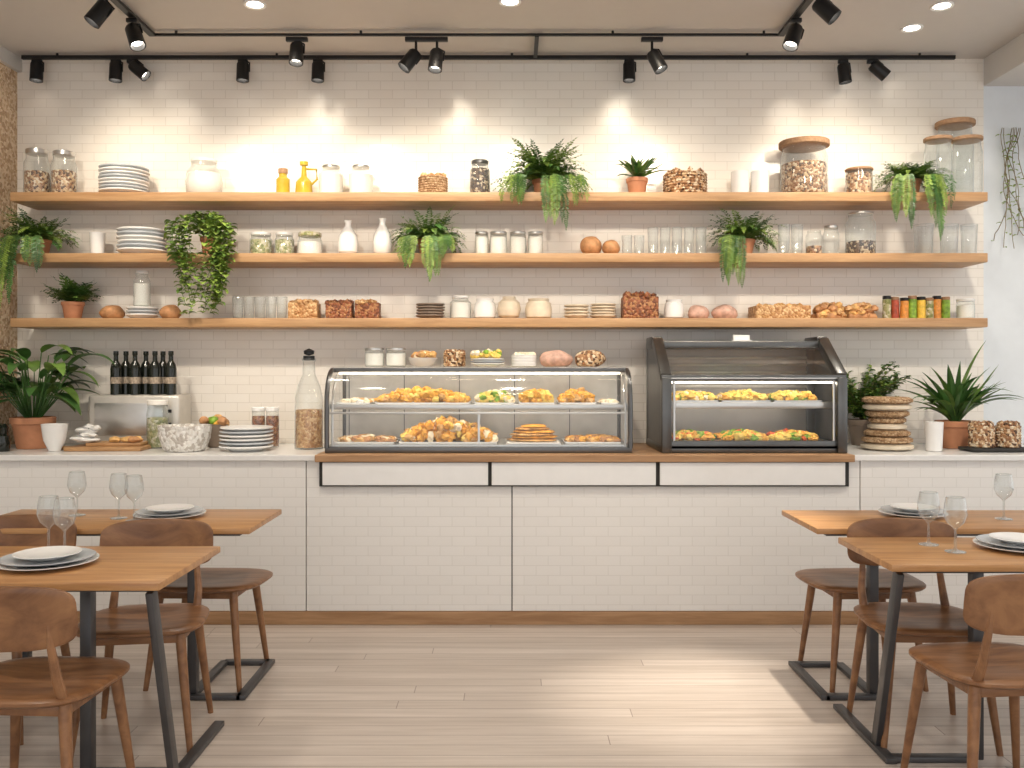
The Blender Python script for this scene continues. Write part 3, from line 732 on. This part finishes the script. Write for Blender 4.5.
for i in range(80):
    az = R(0, 2*pi); L = R(.24, .46) if sin(az) < .2 else R(.22, .34)
    m.leaf((cos(az)*.02, sin(az)*.02, .15), az, radians(R(50, 88)), radians(R(-30, 60)), L, R(.036, .055), m_leafd if i % 3 else m_leaf, 9, .2)
m.leaf((0, 0, .15), 0.2, radians(80), radians(50), .56, .035, m_leaf, 9)
place(m, 'potted_dracaena', 955, 5.48, CT, 0, lambda v: Vector((v.x, min(v.y, WALL-5.48-.02), v.z)))
tumbler('white_cup', 925, 943, 422, 5.26, CT, m_cer, .85)
m = MB(); m.box((0, 0, .012), (.36, .18, .02), m_dark, .006); m.build('serving_tray', (X(996, 5.26), 5.26, CT))
basket('nut_jar', 969, 994, 420, 5.26, CT+.023, m_nuts, m_nuts); basket('nut_jar', 996, 1020, 420, 5.26, CT+.023, m_nuts, m_nuts)
m = MB()
for i in range(10):
    x = R(-.1, .12); p = Vector((x, R(-.02, .0), 0)); pts = [p.copy()]; az = R(-.5, .5)
    for j in range(16):
        p = p+Vector((sin(az)*.03, R(-.006, .002), -cos(az)*.05)); az += R(-.5, .5); az *= .8; p.y = min(p.y, .0); pts.append(p.copy())
        if R(0, 1) < .7: m.leaf(p, R(0, 6.28), radians(R(-30, 30)), radians(-40), .035, .02, m_leafl, 3)
    m.tube(pts, .0025, m_twig, 4)
m.build('hanging_vine', (X(1016, 5.8), 5.80, Z(128, 5.8)), 0, lambda v: Vector((v.x, min(v.y, .03), v.z)))

# ------------------------------------------------------------ tracks and fixtures
TZ = 3.425; T1 = 5.74; T2 = 5.36
m = MB()
m.span(X(22, T1), X(955, T1), T1-.012, T1+.012, TZ-.014, TZ+.010, m_black, .002)
m.span(-2.14, 1.6, T2-.010, T2+.010, TZ-.006, TZ+.008, m_black, .002)
m.span(X(537, T2)-.012, X(537, T2)+.012, T2, T1, TZ-.010, TZ+.008, m_black)
m.span(-2.16, -2.12, 3.3, T2, TZ-.010, TZ+.008, m_black, .002); m.span(1.58, 1.62, 3.3, T2, TZ-.010, TZ+.008, m_black, .002)
m.span(-2.6, 2.6, 3.28, 3.32, TZ-.010, TZ+.008, m_black, .002)  # added run out of view, carries the fill heads
for x in (-2.9, -1.5, 0, 1.5, 2.6): m.cyl(.008, TZ, CEIL, m_black, (x, T1, 0), 10)
for x in (-2, -.9, .6, 1.5): m.cyl(.008, TZ, CEIL, m_black, (x, T2, 0), 10)
for x in (-2.4, 0, 2.4): m.cyl(.008, TZ, CEIL, m_black, (x, 3.3, 0), 10)  # hangers of the added run
m.build('lighting_track', smooth=False)
def spot(x, y, tx_=0, ty=0, s=1.0, drop=.09, box=True):
    m = MB()
    if box: m.box((0, 0, -.012), (.13 if box == 2 else .06, .03, .024), m_black, .003)
    m.tube([(0, 0, -.01), (0, 0, -drop+.03)], .008, m_black, 8)
    q = Matrix.Rotation(tx_, 3, 'Y') @ Matrix.Rotation(ty, 3, 'X')
    o = Vector((0, 0, -drop+.03))
    m.lathe([(0, 0), (.034*s, 0), (.040*s, -.012), (.042*s, -.125*s), (.037*s, -.125*s), (.034*s, -.095*s)], m_black, o, 24, q)
    m.lathe([(.035*s, -.095*s), (0, -.092*s)], m_lamp, o, 24, q)
    m.tube([o+q @ Vector((.044*s, 0, -.06)), o+q @ Vector((.044*s, 0, 0)), o+Vector((0, 0, .02))], .005, m_black, 6)
    return m.build('track_and_fill_spotlight', (x, y, TZ-.015))
for u in (37, 116, 243, 318, 629): spot(X(u, T1), T1-.0, 0, radians(-4), .95, .05)
for u, t in ((132, -50), (843, -8), (872, -50)): spot(X(u, T1), T1, radians(t), 0, .95, .06)
for u, t, dr in ((297, 0, .07), (416, 35, .12), (437, 5, .11), (652, -25, .12)): spot(X(u, T2), T2, radians(t), radians(-12), 1.0, dr, 2)
for x, y, t in ((-2.14, 4.75, 30), (-2.14, 5.07, -22), (1.6, 4.72, -40), (1.6, 5.07, 20)): spot(x, y, radians(t), radians(-15), 1.05, .08)
FILL_X = (-2.4, -1.2, 0, 1.2, 2.4)  # added unseen heads, frontal fill for wall and counter
for x in FILL_X: spot(x, 3.3, 0, radians(50), 1.1, .08)
DL = [(X(255, 4.97), 4.97), (X(510, 4.93), 4.93), (X(942, 4.99), 4.99), (X(912, 5.31), 5.31), (-2.3, 3.0), (0, 3.0), (2.3, 3.0), (-2.3, 1.4), (0, 1.4), (2.3, 1.4), (-1.2, 0), (1.2, 0)]  # first four are ceiling fixtures, the rest are added out of view as fill
for x, y in DL:
    m = MB(); m.lathe([(.062, -.001), (.06, -.008), (.045, -.004), (.044, -.001)], m_cer, seg=32); m.lathe([(.045, -.003), (0, -.003)], m_lamp, seg=32)
    m.build('recessed_and_fill_downlight', (x, y, CEIL))
def light(kind, name, loc, e, col=(1, .93, .84), **k):
    l = bpy.data.lights.new(name, kind); l.energy = e; l.color = col
    for a, b in k.items(): setattr(l, a, b)
    o = bpy.data.objects.new(name, l); bpy.context.collection.objects.link(o); o.location = loc; return o
def aim(o, t): o.rotation_euler = (Vector(t)-o.location).to_track_quat('-Z', 'Y').to_euler()
for x, y in DL[:3]+DL[4:]:
    light('SPOT', 'downlight_and_fill_lamp', (x, y, CEIL-.02), 64, (1, .91, .79), spot_size=radians(150), spot_blend=.8, shadow_soft_size=.12)  # lamps of the fixtures and of the added fill positions
for u in (120, 290, 445, 640, 840):
    x = X(u, 5.5); o = light('SPOT', 'track_and_fill_lamp', (x, 5.06, 3.30), 36, (1, .86, .67), spot_size=radians(84), spot_blend=1.0, shadow_soft_size=.12); aim(o, (x, WALL, 2.40))
for x in FILL_X:
    o = light('SPOT', 'track_and_fill_lamp', (x, 3.38, 3.3), 150, (1, .90, .75), spot_size=radians(66), spot_blend=.9, shadow_soft_size=.09); aim(o, (x, WALL, 1.75))  # fill lamps of the added front run
o = light('SPOT', 'track_and_fill_lamp', (1.6, 4.6, 3.27), 520, (1, .90, .76), spot_size=radians(26), spot_blend=1, shadow_soft_size=.05); aim(o, (.84, 3.95, 0))

# ------------------------------------------------------------ furniture
def table(name, x0, x1, y0, y1, lean, py=0.0):
    m = MB(); cx = (x0+x1)/2; cy = (y0+y1)/2; hx = (x1-x0)/2; hy = (y1-y0)/2
    m.box((0, 0, .7375), (2*hx, 2*hy, .025), m_top, .004)
    m.box((0, 0, .716), (2*hx-.12, 2*hy-.12, .018), m_steel, .002)
    for e in (-1, 1):
        xe = e*(hx-.05); xp = e*(hx-(.37 if lean else .27))
        m.bar((xp, py if lean else -hy+.08, .012), (xp, py if lean else -hy+.08, .712), .045, .04, m_steel)
        m.bar((xe, min(py-.03, -hy+.24) if lean else -hy+.03, .012), (xe, hy+.14 if lean else hy-.01, .012), .04, .02, m_steel)
        if lean:
            m.bar((xp, py, .012), (xe, py, .012), .04, .02, m_steel)
            m.bar((xe, -hy+.06, .712), (xe, -hy+.26, .012), .024, .045, m_steel)
        else:
            for yy in (-hy+.05, hy-.03): m.bar((xp, yy, .012), (xe, yy, .012), .04, .02, m_steel)
            m.bar((xp, -hy+.05, .012), (xp, hy-.03, .012), .04, .02, m_steel)
    return m.build(name, (cx, cy, 0))
table('dining_table', -2.36, -1.125, 2.87, 3.477, True)
table('dining_table', -2.40, -1.125, 3.86, 4.40, False)
table('dining_table', 1.325, 2.56, 3.14, 3.66, True, -.11)
table('dining_table', 1.308, 2.58, 3.86, 4.37, False)

def chair_mesh(back=True, wid=.235):
    m = MB(); dish = lambda x, y: -.010*max(0, 1-(x/.16)**2)*max(0, 1-(y/.16)**2)
    m.pad(wid, .215, 3.4, [(0, 0), (.3, 0), (.6, 0), (.85, 0), (.96, -.001), (1, -.007), (1, -.015), (.96, -.024), (.85, -.029), (0, -.029)],
          lambda x, y, h: (x*(1.0+.04*y/.2), y, .462+h+(dish(x, y) if h > -.01 else 0)), m_chair)
    for sx in (-1, 1):
        for sy in (-1, 1):
            m.tube([(sx*.165, sy*.15, .44), (sx*.185, sy*.172, .25), (sx*.212, sy*.20, 0)], [.020, .017, .0115], m_chair, 12)
        m.bar((sx*.17, -.16, .418), (sx*.17, .16, .418), .02, .03, m_chair)
    for sy in (-1, 1): m.bar((-.17, sy*.158, .418), (.17, sy*.158, .418), .02, .03, m_chair)
    if back:
        cv = lambda x: -.235+.95*x*x
        for sx in (-1, 1):
            m.tube([(sx*.165, -.15, .43), (sx*.165, -.19, .52), (sx*.155, -.205, .62), (sx*.15, -.212, .70)], [.018, .015, .012, .008], m_chair, 10)
        L = [(0, .009), (.25, .009), (.5, .009), (.75, .009), (.94, .009), (.985, .006), (1, 0), (.985, -.006), (.94, -.009), (.75, -.009), (.5, -.009), (.25, -.009), (0, -.009)]
        m.pad(.225, .100, 5, L, lambda x, y, h: (x, cv(x)+h-.12*y, .708+y*(1-.12*(x/.225)**2)), m_chair)
    return m
c0 = chair_mesh().build('dining_chair', (-1.49, 2.84, 0), radians(-3))
inst(c0, (-1.44, 3.53, 0), radians(188)); inst(c0, (-2.08, 3.64, 0), radians(178))
inst(c0, (1.61, 3.00, 0), radians(5)); inst(c0, (1.61, 3.55, 0), radians(177))
s0 = chair_mesh(False, .27).build('wooden_stool', (-1.415, 4.205, 0), radians(-2)); inst(s0, (1.625, 4.20, 0), radians(2))

def dish(name, x, y, z, r=.15):
    m = MB()
    for i, (rr, zz) in enumerate(((r, 0), (r*.93, .012), (r*.66, .026))):
        m.lathe([(0, zz), (rr*.6, zz), (rr*.66, zz+.004), (rr, zz+.016), (rr, zz+.019), (rr*.66, zz+.009), (0, zz+.008)], m_ceredge if i == 1 else m_cer, seg=40)
    m.build(name, (x, y, z))
def wine(x, y, z, h=.205):
    m = MB(); r = .041
    m.lathe([(0, 0), (r*.9, 0), (r*.9, .003), (r*.3, .006), (.0045, .014), (.004, h*.40), (.009, h*.44), (r*.75, h*.54), (r, h*.68), (r*.93, h*.86), (r*.8, h), (r*.76, h+.001), (r*.74, h-.001), (r*.74, h-.004)], m_wineg, seg=28)
    m.build('wine_glass', (x, y, z))
TT = .7505
dish('plate_setting', -1.62, 3.14, TT, .165); dish('plate_setting', -1.585, 4.17, TT, .16)
dish('plate_setting', 1.87, 4.2, TT, .15); dish('plate_setting', 1.93, 3.42, TT, .16)
for x, y in ((-1.74, 3.38), (-1.655, 3.33), (-1.80, 4.12), (-1.70, 4.05), (-2.03, 4.2), (1.62, 3.50), (1.655, 3.36), (2.24, 4.1)): wine(x, y, TT)

# ------------------------------------------------------------ world + camera
w = bpy.data.worlds.new('World'); bpy.context.scene.world = w; w.use_nodes = True
w.node_tree.nodes['Background'].inputs[0].default_value = (.98, .98, .98, 1)
w.node_tree.nodes['Background'].inputs[1].default_value = 1.3
cam = bpy.data.cameras.new('camera'); co = bpy.data.objects.new('camera', cam); bpy.context.collection.objects.link(co)
co.location = (0, 0, EYE); co.rotation_euler = (radians(90), 0, 0)
cam.lens = 36*FOC/1024; cam.sensor_width = 36; cam.shift_y = -14/1024; cam.clip_start = .05
bpy.context.scene.camera = co
bpy.context.scene.view_settings.view_transform = 'Standard'
